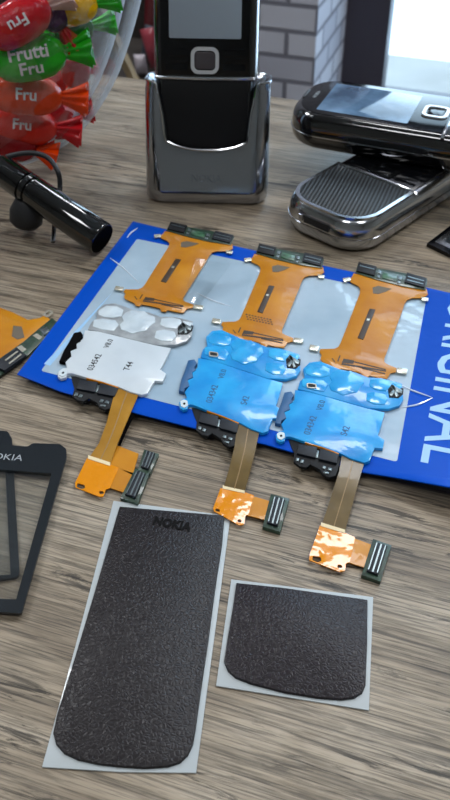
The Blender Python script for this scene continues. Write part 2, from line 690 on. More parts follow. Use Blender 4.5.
# ------------------------------------------------------------------ the table
tb = thing('table', 'wide desk with grey brown wood grain top under all the phone parts', 'table', (0, 0, FLOOR_Z))
E0 = Vector((29.5, 521.0))                             # a point of its far edge


def tpt(a, b):
    p = E0 + WA * a + WB * b
    return (p.x, p.y)


tp = [tpt(-650, -900), tpt(700, -900), tpt(700, 0), tpt(-650, 0)]
obj('tabletop', MB().prism(tp, -28, 0, 1.2), M['wood'], tb, world=True)
for a, b in ((-610, -860), (660, -860), (660, -40), (-610, -40)):
    q = [tpt(a - 22, b - 22), tpt(a + 22, b - 22), tpt(a + 22, b + 22), tpt(a - 22, b + 22)]
    obj('leg', MB().prism(q, FLOOR_Z, -28), M['steel'], tb, world=True)

# ------------------------------------------------------------------ rack with packets beyond the table
rk = thing('display_rack', 'dark low rack board with packets standing beyond the table behind the glass bowl', 'rack', (-190, 1500, FLOOR_Z), (0, 0, GRAIN))
obj('side_panel', MB().box(-260, -242, 0, 230, 0, 560), M['rack'], rk)
obj('side_panel', MB().box(142, 160, 0, 230, 0, 560), M['rack'], rk)
obj('back_panel', MB().box(-242, 142, 216, 230, 0, 560), M['rack'], rk)
obj('shelf', MB().box(-242, 142, 0, 216, 360, 376), M['rack'], rk)
obj('shelf', MB().box(-242, 142, 0, 216, 80, 96), M['rack'], rk)


def pillow(w, h, d):
    rs = []
    for k in range(13):
        t = k / 12
        e = math.sin(PI * t) ** 0.55
        rs.append([(w / 2 * (1 - 0.05 * e) * x, max(d * e, 1) / 2 * y, h * t) for x, y in
                   [(math.cos(a) * (1 if abs(math.cos(a)) > .98 else .98), math.sin(a)) for a in [2 * PI * i / 24 for i in range(24)]]])
    return MB().rings(rs)


PK = ((14, 150, 40, 150, .10, 'packet3', 'dark red packet standing against the rack back beside the glass bowl'),
      (24, 95, 26, 64, .2, 'packet4', 'small dark slate packet between the red packets on the rack'),
      (50, 80, 26, 66, -.25, 'packet', 'pinkish red packet tilted on the rack near the docked phone'),
      (36, 45, 22, 34, -.1, 'packet2', 'tiny pale grey packet lying low at the rack front'))
for x, y, w, h, tl_, mt, lb in PK:
    p = obj('packet', pillow(w, h, 22), M[mt])
    c = Vector((-190, 1500)) + WA * x + WB * y
    p.location = (c.x * MM, c.y * MM, (FLOOR_Z + 378 + w * .5 * abs(math.sin(tl_))) * MM)
    p.rotation_euler = (0, tl_, GRAIN + 0.1)
    tag(p, lb, 'packet', 'packets on the rack')
lt = MB()
lt.tube([(29, 1385, FLOOR_Z), (-207, 1385, -160)], 8, 4)
lath = obj('wooden_lath', lt, M['lath'])
tag(lath, 'tan wooden lath slanting in front of the dark rack beyond the table', 'lath')

# ------------------------------------------------------------------ phones
def make_phone(name, label, kind, loc, rot, scale=1.0):
    """Closed slider phone: length along +y (its foot at y = 0), face up."""
    t = thing(name, label, 'phone', loc, rot, scale=scale)
    W, Ln, T = 45.6, 109.0, 15.0
    side = {'carbon': M['silver'], 'black': M['piano'], 'dock': M['silver']}[kind]
    panel = {'carbon': M['carbon'], 'black': M['satin'], 'dock': M['satin']}[kind]

    def outline(ins, z):
        return [(x, y, z) for x, y in rrect(W - 2 * ins, Ln - 2 * ins, (15 - ins * .6, 15 - ins * .6), 9, 0, Ln / 2)]

    low = [outline(i, z) for i, z in ((4.2, 0), (2.0, .5), (.9, 1.8), (.25, 4.0), (0, 6.0))]
    obj('body', MB().rings(low), side, t)
    up = [outline(i, z) for i, z in ((0, 6.9), (.1, 9.0), (.5, 11.4), (1.3, 13.4), (2.4, 14.6), (3.4, 15.0))]
    obj('slider_shell', MB().rings(up), side if kind != 'dock' else M['piano'], t)
    seam_o = [outline(i, z) for i, z in ((.55, 5.9), (.55, 7.0))]
    obj('side_strip', MB().rings([outline(.35, 6.0), outline(-.2, 6.2), outline(-.2, 6.7), outline(.35, 6.9)]), M['silver'] if kind != 'carbon' else M['smoke'], t)
    seam = 41.0
    # face plates
    lowp = [(-W / 2 + 4.2, seam - 1.1)]
    plate = rrect(W - 7.2, Ln - 7.2, (12.5, 12.5), 9, 0, Ln / 2)
    lowpl = clip_y(plate, -1, seam - 1.0)
    uppl = clip_y(plate, seam + 1.0, 200)
    obj('lower_panel', MB().prism(lowpl, 14.6, 15.3, .25), panel, t)
    if kind == 'carbon':
        fr = MB().prism_holes(inset(lowpl, -1.5), [inset(lowpl, .15)], 14.4, 15.45)
        obj('panel_frame', fr, M['silver'], t)
    obj('face_glass', MB().prism(uppl, 14.6, 15.35, .3), M['black'], t)
    sw = W / 2 - 1.2
    obj('seam_strip', MB().tube([(-sw, seam, 13.9), (-sw * .93, seam, 15.1), (-sw * .5, seam - .2, 15.4), (0, seam - .3, 15.45), (sw * .5, seam - .2, 15.4), (sw * .93, seam, 15.1), (sw, seam, 13.9)], .8, 8), M['silver'], t)
    # navigation key
    ky = seam + 7.2
    nk = MB().prism_holes(rrect(12.2, 11, 3.2, 6, 0, ky), [rrect(9.2, 8, 2, 6, 0, ky)], 15.2, 16.1)
    obj('navigation_ring', nk, M['ringmetal'] if kind != 'carbon' else M['chrome'], t)
    obj('navigation_key', MB().prism(rrect(8.8, 6.8, 1.6, 6, 0, ky), 15.2, 15.75, .3), M['keygrey'] if kind == 'dock' else M['black'], t)
    for sx in (-1, 1) if kind != 'black' else ():
        for yy in (seam + 4.3, seam + 10.3):
            obj('soft_key', MB().prism(rrect(10, 3.2, .9, 4, sx * 12.6, yy), 15.25, 15.42, .05), M['black'], t)
    # screen and maker's name
    sm = {'dock': M['screen'], 'black': M['bluescreen'], 'carbon': M['piano']}[kind]
    obj('screen', MB().prism(rrect(31, 39.5, .6, 3, 0, seam + 35.8), 15.25, 15.45, .05), sm, t)
    obj('lettering', text_mb('NOKIA', 2.4, .0, .02, lambda x, y, z: (x, y + seam + 60.2, 15.42 + z)), M['silverprint'], t)
    obj('earpiece', MB().prism(rrect(9, 1.3, .6, 4, 0, Ln - 3.2), 14.3, 15.45, .1), M['rubber'], t)
    # socket and marks in the foot
    so = MB()
    so.box(-6.5, 6.5, -.45, 1.5, 7.8, 11.0)
    obj('socket', so, M['rubber'], t)
    obj('socket_cover', MB().box(-9.4, -7.4, -.3, 1.5, 8.0, 10.6), M['chrome'], t)
    return t


def clip_y(pts, y0, y1):
    out = []
    n = len(pts)

    def cut(ps, f):
        o = []
        for i in range(len(ps)):
            a, b = ps[i], ps[(i + 1) % len(ps)]
            fa, fb = f(a), f(b)
            if fa >= 0:
                o.append(a)
            if fa * fb < 0:
                t = fa / (fa - fb)
                o.append((a[0] + t * (b[0] - a[0]), a[1] + t * (b[1] - a[1])))
        return o
    return cut(cut(pts, lambda p: p[1] - y0), lambda p: y1 - p[1])


LEAN = math.radians(16)
YAW = math.radians(-3)
make_phone('slider_phone', 'black phone standing upright in the shiny charging dock', 'dock', (-9.0, 410.6, 9.0), (PI / 2 - LEAN, 0, YAW), 1.045)
make_phone('slider_phone', 'silver phone with carbon weave panel lying flat on the desk under a black phone', 'carbon', (40.6, 353.5, 0.2), (0, 0, math.radians(47.5 - 90)), 1.06)
# the black phone lies across the silver one: its head towards the dock
ax = Vector((math.cos(math.radians(-22)), math.sin(math.radians(-22))))
head = Vector((37.5, 442.5))
foot = head + ax * 109 * 1.13
make_phone('slider_phone', 'glossy black phone with blue reflection painted on its screen lying across the silver phone', 'black', (foot.x, foot.y, 16.7), (0, 0, math.radians(-22 + 90)), 1.13)

# ------------------------------------------------------------------ charging dock
dk = thing('charging_dock', 'shiny dark chrome charging dock with curved scoop front holding a black phone', 'dock', (-9.2, 389, 0), (0, 0, YAW))
W2, D2, HT = 29.2, 13.8, 53.0
TL = math.tan(LEAN)


def dock_pt(x, y, z, k=1.0):
    return (x, y + 13.8 + z * TL, z)


def scoop(x, y):
    """Height of the dock's rim above a plan point of its wall."""
    a = abs(x)
    if y > -D2 + 2 or a > 23.5:
        return HT - 5.0 * (y + D2) / (2 * D2)
    if a < 19.5:
        return 24.5 + 4.0 * (a / 19.5) ** 2.5
    s = (a - 19.5) / 4.0
    return 28.5 + (HT - 28.5) * (s ** 0.6)


def dock_outline(hw, hd, r):
    out = []
    xs = [-23.5 + 47 * i / 60 for i in range(61)]
    base = rrect(2 * hw, 2 * hd, r, 10)
    # front edge first, densely, then around
    front = [(x, -hd) for x in xs if abs(x) < hw - r]
    rest = [p for p in base if not (p[1] < -hd + .01 and abs(p[0]) < hw - r - .01)]
    st = [i for i, p in enumerate(rest) if p[0] > 0 and p[1] < -hd + .3]
    k = min(range(len(rest)), key=lambda i: (abs(rest[i][0] - (hw - r)) + abs(rest[i][1] + hd)))
    return front + rest[k:] + rest[:k]


out_o = dock_outline(W2, D2, 8.5)
inn_o = []
for x, y in out_o:
    kx = (W2 - 3.0) / W2
    ky = (D2 - 2.6) / D2
    inn_o.append((x * kx, y * ky))
rs = []
for i_z, (fz, ex) in enumerate(((0, -2.2), (0.008, -.8), (.03, 0), (.12, .3), (.5, .2), (.93, 0), (1.0, -.6))):
    ring = []
    for x, y in out_o:
        h = scoop(x, y)
        z = h * fz if fz > .2 else HT * fz
        kx = (W2 + ex) / W2
        ring.append(dock_pt(x * kx, y * (D2 + ex) / D2, z))
    rs.append(ring)
for fz, k in ((1.012, .93), (1.0, .5), (.9, 0.0), (.6, 0.0)):
    ring = []
    for (x, y), (xi, yi) in zip(out_o, inn_o):
        h = scoop(x, y)
        z = max(h * fz, 6.5)
        ring.append(dock_pt(xi + (x - xi) * k, yi + (y - yi) * k, z))
    rs.append(ring)
rs.append([dock_pt(xi, yi, 6.0) for xi, yi in inn_o])
obj('shell', MB().rings(rs), M['smoke'], dk, smooth=50)
rim = []
for (x, y), (xi, yi) in zip(out_o, inn_o):
    rim.append(dock_pt(x * .955 + xi * .045, y * .955 + yi * .045, scoop(x, y) * 1.008))
rim.append(rim[0])
obj('rim', MB().tube(rim, .55, 6, False), M['silver'], dk)
obj('foot_pad', MB().prism(rrect(50, 20, 6, 6, 0, 13.8), 0, .8), M['rubber'], dk)
obj('lettering', text_mb('NOKIA', 4.6, .01, .08, lambda x, y, z: (x, (y + 12.0) * TL - .62 - z, y + 12.0)), M['chrome'], dk)

# ------------------------------------------------------------------ headset
hs = thing('bluetooth_headset', 'glossy black ear headset with bent ear hook lying beside the candy bowl', 'headset', (-80, 390, 0))
A = Vector((*at(-4, 166, 27), 27))
B = Vector((*at(102, 239, 8.3), 8.3))
axd = (B - A).normalized()
ln = (B - A).length
pa = lambda s: A + axd * s
prof = [(0, 5.8), (1.0, 7.2), (2.5, 7.8), (ln * .28, 7.9), (ln * .285, 7.0), (ln * .30, 7.0), (ln * .305, 8.0), (ln * .335, 8.0), (ln * .34, 7.0), (ln * .36, 7.0), (ln * .365, 8.0), (ln * .6, 8.3), (ln * .985, 8.6), (ln * .995, 8.3), (ln, 7.9)]
obj('body', MB().tube([pa(s) for s, r in prof], [r * .88 for s, r in prof], 28), M['piano'], hs, world=True, smooth=50)
obj('end_cap', MB().tube([pa(ln - .2), pa(ln + .5)], [6.9, 6.7], 28), M['capblack'], hs, world=True)
bud = A + axd * (ln * .34)
obj('ear_bud', MB().tube([bud + Vector((-2, -1, -4)), bud + Vector((-3, -2, -9)), bud + Vector((-4, -2.5, -14)), bud + Vector((-4.5, -3, -16.5))], [5.5, 7.6, 7.4, 5.2], 24), M['rubber'], hs, world=True, smooth=60)


def bez(P, n=24):
    """Smooth line through the points."""
    P = [Vector(p) for p in P]
    out = []
    for i in range(len(P) - 1):
        p0, p1, p2, p3 = P[max(i - 1, 0)], P[i], P[i + 1], P[min(i + 2, len(P) - 1)]
        for k in range(n):
            t = k / n
            out.append(0.5 * ((2 * p1) + (p2 - p0) * t + (2 * p0 - 5 * p1 + 4 * p2 - p3) * t * t + (3 * p1 - p0 - 3 * p2 + p3) * t ** 3))
    out.append(P[-1])
    return out


hk = [(-14, 168, 27), (0, 160, 30), (14, 155, 32), (32, 153, 33), (48, 158, 31), (58, 172, 27), (60, 188, 20), (58, 204, 15)]
obj('ear_hook', MB().tube(bez([(*at(x, y, z), z) for x, y, z in hk], 8), 1.15, 10), M['rubber'], hs, world=True)
cl = [(*at(54, 219, 6), 6), (*at(54, 231, 3.5), 3.5), (*at(53, 242, 1.2), 1.2)]
obj('clip', MB().tube(bez(cl, 5), 1.0, 8), M['silver'], hs, world=True, label='small silver clip')

# ------------------------------------------------------------------ glass bowl with candies
BC = Vector((-137, 470))
BPROF = [(48, 0), (54, 1.5), (62, 7), (71.5, 18), (81.5, 34), (90, 54), (97, 76), (101, 100), (103, 125), (103.5, 140)]


def bowl_r(z):
    for (r0, z0), (r1, z1) in zip(BPROF, BPROF[1:]):
        if z0 <= z <= z1:
            return r0 + (r1 - r0) * (z - z0) / (z1 - z0)
    return BPROF[0][0] if z < 0 else BPROF[-1][0]


bw = thing('candy_bowl', 'clear round bowl full of wrapped candies behind the headset', 'bowl', (BC.x, BC.y, 0))


def smooth_prof(P):
    return [tuple(p) for p in bez([(r, z, 0) for r, z in P], 4)]


op = [(r, z) for r, z, _ in smooth_prof(BPROF)]
ip = [(max(r - 8, 1), max(z, 7)) for r, z in op if z > 8]
full = [(.5, .3)] + op + [(99.5, 142)] + list(reversed(ip)) + [(40, 7), (.5, 7)]
obj('bowl', MB().lathe(full, 72), M['bowl'], bw, smooth=60)


def inside(px, py, off):
    """Where the photograph's ray has got `off` mm inside the bowl wall."""
    d = ray(px, py).normalized()
    t = 250.0
    while t < 800:
        p = Vector((0, 0, CAM_H)) + d * t
        if (p.xy - BC).length < bowl_r(p.z) - 8 - off and p.z > 12:
            return p
        t += 0.5
    return None


def candy(name_lbl, px, py, half, r, ang, off, mt, tmt, txt=None, txtdir=1, twist=11.0, tsize=6.0):
    """Twist-wrapped candy; ang turns its long axis in the view, off = how deep it sits."""
    p = inside(px, py, off)
    if p is None:
        q = Vector(at(px, py, 17)) - BC
        q *= min(1, (bowl_r(17) - 14) / q.length)
        p = Vector((BC.x + q.x, BC.y + q.y, 17))
    view = -ray(px, py).normalized()
    right = Vector((1, 0, 0))
    upv = view.cross(right).normalized()
    right = upv.cross(view).normalized()
    X = (right * math.cos(ang) + upv * math.sin(ang)).normalized()
    Z = view
    Y = Z.cross(X).normalized()
    R = Matrix((X, Y, Z)).transposed()
    half, r, tsize = half * 1.08, r * 1.12, tsize * 1.15
    t = thing('wrapped_candy', name_lbl, 'candy', tuple(p), R.to_euler(), 'wrapped candies in the bowl')

    def rad(u):
        return r * max(1 - abs(u / half) ** 2.6, 0) ** 0.5

    n = 28
    rs = []
    for k in range(23):
        u = -half * .97 + 2 * half * .97 * k / 22
        w = abs(u / half) ** 3
        rs.append([(u, (rad(u) * (1 + .10 * w * math.cos(7 * a + k))) * math.cos(a), rad(u) * (.9 + .10 * w * math.sin(6 * a)) * math.sin(a)) for a in [2 * PI * i / n for i in range(n)]])
    obj('wrapper', MB().rings(rs), M[mt], t, smooth=80)
    for sg in (-1, 1):
        rs = []
        m = 36
        for k in range(8):
            s = k / 7
            u = sg * (half * .9 + twist * s)
            rr = r * (.26 + .52 * s ** 1.3)
            rs.append([(u + sg * .8 * s * math.cos(5 * a), rr * (1 + .16 * math.cos(9 * a + 2)) * math.cos(a), (rr * .42 + .3) * (1 + .35 * math.cos(8 * a + 1)) * math.sin(a)) for a in [2 * PI * i / m for i in range(m)]])
        obj('twist_end', MB().rings(rs), M[tmt], t, smooth=80)
    if txt:
        for k, ln_ in enumerate(txt.split('\n')):
            y0 = -k * tsize * .85 + (0.2 * r if '\n' in txt else 0)

            def wrap(x, y, z):
                x = x * txtdir
                y = y * txtdir + y0
                rr = max(rad(x), 2) * 1.0 + .25
                a = PI / 2 - y / max(rr, 3)
                return (x, rr * math.cos(a), rr * .97 * math.sin(a) + z)
            obj('lettering', text_mb(ln_, tsize, .02, .06, wrap), M['candy_white'], t)
    return t


R = math.radians
candy('bright green wrapped candy lettered in white across the middle of the bowl front', 29, 58, 16, 9.2, R(9), 10, 'candy_green', 'candy_green', 'Frutti\nFru', 1, 13, 7.2)
candy('red wrapped candy with white letters lying above the green candy', 18, 22, 15, 8.5, R(28), 12, 'candy_red', 'candy_clear', 'Fru', -1, 11, 6)
candy('yellow wrapped candy at the top of the bowl beside dark green twist', 72, 8, 11, 7.0, R(12), 9, 'candy_yellow', 'candy_green', None)
candy('dark purple and red wrapped candy between the red and yellow candies', 51, 10, 9, 7, R(-60), 14, 'candy_purple', 'candy_red', None)
candy('dark green wrapped candy under the yellow candy near the bowl wall', 74, 29, 9, 6.5, R(10), 15, 'candy_darkgreen', 'candy_green', None)
candy('orange wrapped candy with white print lying just under the green candy', 26, 95, 16, 8.4, R(-4), 10, 'candy_orange', 'candy_orange', 'Fru', 1, 13, 6.5)
candy('small crimson candy standing on end by the bowl wall above the orange twist', 76, 71, 8, 6.5, R(75), 13, 'candy_crimson', 'candy_clear', None, 1, 6)
candy('scarlet wrapped candy lying below the orange candy', 22, 125, 16, 8.5, R(-6), 9, 'candy_scarlet', 'candy_red', 'Fru', 1, 13, 6)
candy('scarlet candy standing close to the lower bowl wall beside orange twist', 66, 122, 9, 7, R(55), 9, 'candy_red', 'candy_scarlet', None, 1, 7)
candy('dark red candy at the bottom of the bowl behind the ear hook', 14, 150, 14, 7.5, R(-16), 8, 'candy_crimson', 'candy_orange', None)
candy('plain crimson candy deep behind the green and orange candies', 55, 80, 14, 9, R(25), 30, 'candy_crimson', 'candy_red', None)
candy('plain scarlet candy deep behind the two lowest candies', 45, 115, 14, 9, R(10), 26, 'candy_scarlet', 'candy_red', None)

candy('plain red candy deep below the lettered scarlet candy', 34, 140, 13, 8, R(40), 24, 'candy_crimson', 'candy_red', None)

# ------------------------------------------------------------------ blue pouch
ZB = 4.0
bg = thing('blue_pouch', 'blue plastic pouch with milky window and large pale lettering under the flex circuits', 'pouch', (20, 280, 0))
# outline with the height of its edge: the near edge curls up beside the print
bz = [(133, 221, 4), (240, 247, 4), (331, 267, 4), (430, 288, 4), (520, 309, 4), (520, 501, 8.5), (485, 494, 8.5), (450, 487, 8), (425, 482.5, 7), (400, 478, 5.5), (382, 475, 4.3), (363, 472, 4), (265, 444, 4), (195, 428, 4), (140, 414, 4), (60, 391, 4), (17, 374, 4)]
bz = list(reversed(bz))
bl = [at(x, y, z) for x, y, z in bz]
fl = [at(x, y, ZB) for x, y, z in bz]
assert area2(bl) > 0
zs = [z for x, y, z in bz]
pr_ = MB().rings([[(x, y, .1) for x, y in inset(bl, 9)], [(x, y, 2.9) for x, y in inset(bl, 4.5)], [(x, y, z - .5) for (x, y), z in zip(bl, zs)], [(x, y, z - .1) for (x, y), z in zip(bl, zs)],
                  [(x, y, z) for (x, y), z in zip(inset(bl, .3), zs)], [(x, y, ZB + (z - ZB) * .35) for (x, y), z in zip(inset(fl, 2.2), zs)], [(x, y, ZB) for x, y in inset(fl, 4.3)]])
obj('pouch_film', pr_, M['blue'], bg, world=True)
wn = rounded([at(137, 239, ZB), at(426, 300, ZB), at(397, 462, ZB), at(41, 371, ZB)], 1.2)
obj('window_panel', MB().prism(wn, ZB - .2, ZB + .08), M['window'], bg, world=True)
p0, p1 = Vector(at(446, 297, ZB)), Vector(at(415.5, 461, ZB))     # base line of the print, read downwards
td = (p1 - p0).normalized()
tn = Vector((-td.y, td.x))
tl = (p1 - p0).length
CAPH = 19.0


def on_pouch(x, y, z):
    q = (p0 + p1) / 2 + td * x + tn * (y + CAPH / 2)
    return (q.x, q.y, ZB + .06 + z)


tm = text_mb('ORIGINAL', CAPH / .73, .004, .04, on_pouch, width=tl)
obj('lettering', tm, M['pouchtext'], bg, world=True)
sv = MB()
for (a, b, c, d) in (((112, 293), (118, 286), (50, 366), (44, 364)), ):
    sv.prism([at(*a, ZB), at(*b, ZB), at(*c, ZB), at(*d, ZB)], ZB, ZB + .12)
obj('seal_edge', sv, M['pouchtext'], bg, world=True)

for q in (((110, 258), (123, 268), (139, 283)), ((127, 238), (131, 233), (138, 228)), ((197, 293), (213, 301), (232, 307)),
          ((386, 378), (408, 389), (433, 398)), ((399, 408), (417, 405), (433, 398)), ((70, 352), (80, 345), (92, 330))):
    pts = bez([(*at(*p, ZB), ZB + .1) for p in q], 6)  # pale ridges that draw the glints along the film's wrinkles
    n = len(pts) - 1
    obj('wrinkle_glint', MB().tube(pts, [.08 + .30 * math.sin(PI * i / n) for i in range(n + 1)], 8), M['pouchglint'], bg, world=True)

# ------------------------------------------------------------------ flex circuits
KEY = {1: [(169, 227), (232.8, 240.2), (118.7, 289.3), (199.6, 308), (63, 375.3), (143.3, 393.3), (169.8, 349.8)],
       2: [(257, 250.1), (323.4, 261.7), (216.6, 320.9), (298.9, 342.6), (184, 406.2), (263.3, 431.1), (281.4, 384.4)],
       3: [(356.2, 268), (427, 283.9), (314.3, 348.9), (402.4, 372), (280.6, 438.4), (364.6, 460.8), (383.2, 414)]}
KW = {k: np.array([at(*q, 4.6) for q in v]) for k, v in KEY.items()}


def affine(src, dst):
    A_ = np.hstack([src, np.ones((len(src), 1))])
    Mx, *_ = np.linalg.lstsq(A_, dst, rcond=None)
    return lambda p: tuple(np.array([p[0], p[1], 1.0]) @ Mx)


def c6(x, y):
    return at(310 + x / 3.4615, 255 + y / 3.4615, 4.6)


def c7(x, y):
    return at(265 + x / 3.214, 355 + y / 3.214, 4.6)


FILM = [(150, 66), (240, 84), (330, 100), (404, 120), (408, 140), (390, 151), (352, 152), (336, 158), (327, 172), (318, 200), (257, 362), (258, 374), (268, 381), (300, 394), (297, 408), (278, 412), (266, 432), (236, 428), (206, 420), (200, 428), (182, 426), (176, 412), (140, 402), (106, 396), (100, 404), (84, 402), (78, 390), (42, 372), (36, 362), (40, 348), (32, 338), (36, 328), (84, 327), (98, 320), (106, 306), (172, 136), (174, 120), (164, 108), (142, 98), (136, 88), (146, 76)]
TABS = [[(112, 84), (138, 80), (142, 92), (116, 96)], [(384, 148), (410, 152), (408, 163), (386, 160)], [(0, 313), (32, 320), (28, 336), (-4, 330)], [(302, 393), (338, 399), (334, 415), (298, 410)]]
PLATE = [(96, 118), (140, 124), (190, 138), (260, 158), (330, 178), (384, 190), (372, 236), (362, 264), (383, 279), (378, 306), (352, 304), (344, 322), (336, 346), (318, 352), (278, 340), (240, 322), (180, 300), (120, 282), (80, 268), (66, 268), (62, 282), (48, 286), (36, 278), (34, 262), (46, 250), (60, 248), (52, 228), (66, 210), (62, 190), (80, 182), (76, 162), (94, 150)]
DARKEDGE = [(62, 128), (84, 124), (92, 136), (84, 150), (90, 158), (76, 166), (80, 182), (62, 190), (68, 210), (52, 218), (50, 230), (32, 226), (40, 190), (52, 160)]
DOMEBASE = [(122, 50), (142, 30), (176, 26), (212, 40), (240, 52), (290, 62), (330, 78), (372, 80), (404, 88), (440, 98), (444, 150), (432, 168), (396, 180), (330, 178), (260, 158), (190, 138), (140, 124), (104, 116), (112, 90), (126, 78)]
DOMES = [[(128, 52), (150, 36), (186, 40), (208, 52), (206, 74), (180, 80), (150, 76), (130, 68)],
         [(118, 84), (150, 82), (188, 88), (202, 104), (190, 126), (150, 120), (118, 108)],
         [(216, 62), (236, 54), (256, 60), (276, 58), (292, 72), (314, 80), (318, 98), (304, 112), (294, 128), (270, 132), (250, 138), (230, 128), (212, 122), (204, 104), (214, 92), (206, 76)],
         [(336, 86), (370, 84), (398, 92), (404, 108), (390, 124), (356, 120), (334, 108)],
         [(326, 130), (350, 126), (386, 134), (394, 150), (384, 168), (350, 166), (324, 154)],
         [(406, 96), (436, 104), (436, 122), (408, 118)]]
MODULE = [(76, 270), (120, 274), (180, 296), (246, 326), (240, 350), (228, 386), (206, 392), (184, 380), (176, 366), (146, 350), (132, 360), (112, 356), (92, 340), (94, 314), (84, 292)]
BLOCKS = [[(108, 290), (168, 300), (162, 334), (102, 320)], [(176, 304), (238, 322), (230, 352), (172, 338)]]


def build_flex(k, label, blue, tail_px, pad_px, holes_px, arm_px, conn_list, tail_mat, print_, strip_only=False):
    UP = affine(KW[3][:4], KW[k][:4]) if k != 3 else (lambda p: p)
    PL = affine(KW[3][4:7], KW[k][4:7]) if k != 3 else (lambda p: p)
    o = KW[k][:4].mean(axis=0)
    t = thing('phone_flex_circuit', label, 'flex circuit', (float(o[0]), float(o[1]), ZB), (0, 0, 0), 'phone flex circuits on the pouch')
    u6 = lambda pts: [UP(c6(*q)) for q in pts]
    u7 = lambda pts: [PL(c7(*q)) for q in pts]
    Z = 4.75
    obj('flex_film', MB().prism(u6(FILM), Z, Z + .25, .08), M['flex'], t, world=True)
    for q in TABS:
        obj('contact_tab', MB().prism(rounded(u6(q), .4, 3), Z - .1, Z + .45, .1), M['tin'], t, world=True)
    # connector strip along the head
    cs = obj('connector_board', MB().prism(u6([(156, 66), (166, 32), (232, 50), (330, 68), (406, 90), (399, 126), (320, 113), (230, 90)]), Z + .25, Z + .6, .1), M['green'], t, world=True)
    obj('connector_block', MB().prism(u6([(167, 33), (230, 49), (222, 80), (160, 64)]), Z + .5, Z + 1.3, .15), M['chip'], cs, world=True)
    obj('connector_block', MB().prism(u6([(334, 70), (403, 89), (395, 122), (326, 103)]), Z + .5, Z + 1.3, .15), M['connector'], cs, world=True)
    pn = MB()
    for q in ([(236, 60), (246, 62), (243, 72), (233, 70)], [(232, 76), (242, 78), (240, 86), (230, 84)], [(306, 80), (318, 83), (315, 94), (303, 91)], [(302, 96), (313, 99), (311, 106), (300, 103)]):
        pn.prism(u6(q), Z + .5, Z + 1.0, .1)
    pn.prism(u6([(338, 84), (394, 99), (393, 102), (337, 87)]), Z + 1.25, Z + 1.45)
    pn.prism(u6([(335, 95), (391, 110), (390, 113), (334, 98)]), Z + 1.25, Z + 1.45)
    pn.prism(u6([(172, 46), (222, 59), (221, 61), (171, 48)]), Z + 1.25, Z + 1.42)
    obj('solder_pads', pn, M['pins'], cs, world=True)
    obj('green_chip', MB().prism(u6([(252, 66), (300, 78), (296, 98), (248, 86)]), Z + .5, Z + .95, .12), M['greenchip'], cs, world=True)
    # marks on the amber film
    obj('adhesive_patch', MB().prism(u6([(216, 116), (236, 110), (282, 120), (262, 130), (236, 138), (218, 136)]), Z + .2, Z + .34), M['greypatch'], t, world=True)
    st = obj('component_strip', MB().prism(u6([(206, 189), (226, 193), (184, 297), (164, 291)]), Z + .2, Z + .5, .1), M['trace'], t, world=True)
    obj('solder_dot', MB().prism(u6([(198, 224), (207, 226), (204, 233), (195, 231)]), Z + .45, Z + .6), M['tin'], st, world=True)
    tr = MB()
    for q in ([(74, 360), (78, 360), (88, 374), (84, 374)], [(102, 350), (106, 351), (98, 372), (94, 370)], [(116, 362), (152, 368), (150, 380), (110, 376)], [(110, 377), (264, 402), (262, 407), (108, 383)],
              [(150, 370), (262, 398), (261, 401), (150, 374)], [(180, 392), (260, 412), (259, 416), (180, 397)]):
        tr.prism(u6(q), Z + .2, Z + .31)
    if print_ == 2:
        for rw in range(3):
            for j in range(9):
                x0, y0 = 128 + j * 11 - rw * 3, 318 - rw * 9 + j * 2.6
                tr.prism(u6([(x0, y0 - 2), (x0 + 7, y0 - .5), (x0 + 6, y0 + 3.5), (x0 - 1, y0 + 2)]), Z + .2, Z + .3)
    obj('printed_traces', tr, M['trace'], t, world=True)
    # keypad plate under its protective film
    pm, dm = (M['bluefilm'], M['bluedome']) if blue else (M['whiteplate'], M['whitedome'])
    pl = obj('keypad_plate', MB().prism(u7(PLATE), 4.3, 5.5, .2), pm, t, world=True)
    ring = u7([(49, 263), (54, 263), (57, 268), (53, 272), (48, 271), (46, 267)])
    obj('screw_hole', MB().prism(rounded(ring, .3, 2), 5.4, 5.6), M['chip'], pl, world=True)
    e = u7([(50, 254), (62, 258), (64, 272), (52, 281), (40, 275), (38, 260)])
    obj('screw_eyelet', MB().prism_holes(rounded(e, .5, 3), [rounded(inset(ccw(ring), .05), .3, 2)], 5.45, 5.75), M['eyelet'], pl, world=True)
    obj('dark_edge', MB().prism(u7(DARKEDGE), 4.3, 5.75, .2), M['inkblue'] if blue else M['capblack'], t, world=True)
    db = obj('dome_sheet', MB().prism(rounded(u7(DOMEBASE), .8, 3), 4.5, 5.6, .3), M['bluefilm'] if blue else M['greyfilm'], t, world=True)
    for q in DOMES:
        w = rounded(u7(q), .7, 3)
        obj('key_dome', MB().prism(w, 5.4, 5.85, .3), dm, db, world=True)
    if blue:
        ov = rounded(u7([(132, 100), (164, 104), (166, 118), (134, 116)]), .8, 4)
        obj('oval_slot', MB().prism_holes(ov, [inset(ccw(ov), .42)], 5.9, 6.25), M['tin'], db, world=True)
        obj('slot_hole', MB().prism(inset(ccw(ov), .4), 5.9, 6.12), M['chip'], db, world=True)
    sc_ = MB()
    for q in ([(400, 112), (410, 106), (440, 122), (438, 132), (426, 130)], [(396, 134), (410, 122), (418, 128), (404, 142)], [(404, 108), (412, 104), (428, 140), (420, 144)]):
        sc_.prism(u7(q), 5.5, 6.0, .1)
    obj('spring_clip', sc_, M['pins'], t, world=True)
    obj('clip_base', MB().prism(u7([(394, 116), (406, 102), (444, 116), (442, 134), (428, 146), (398, 144)]), 5.3, 5.8, .1), M['chip'], t, world=True)
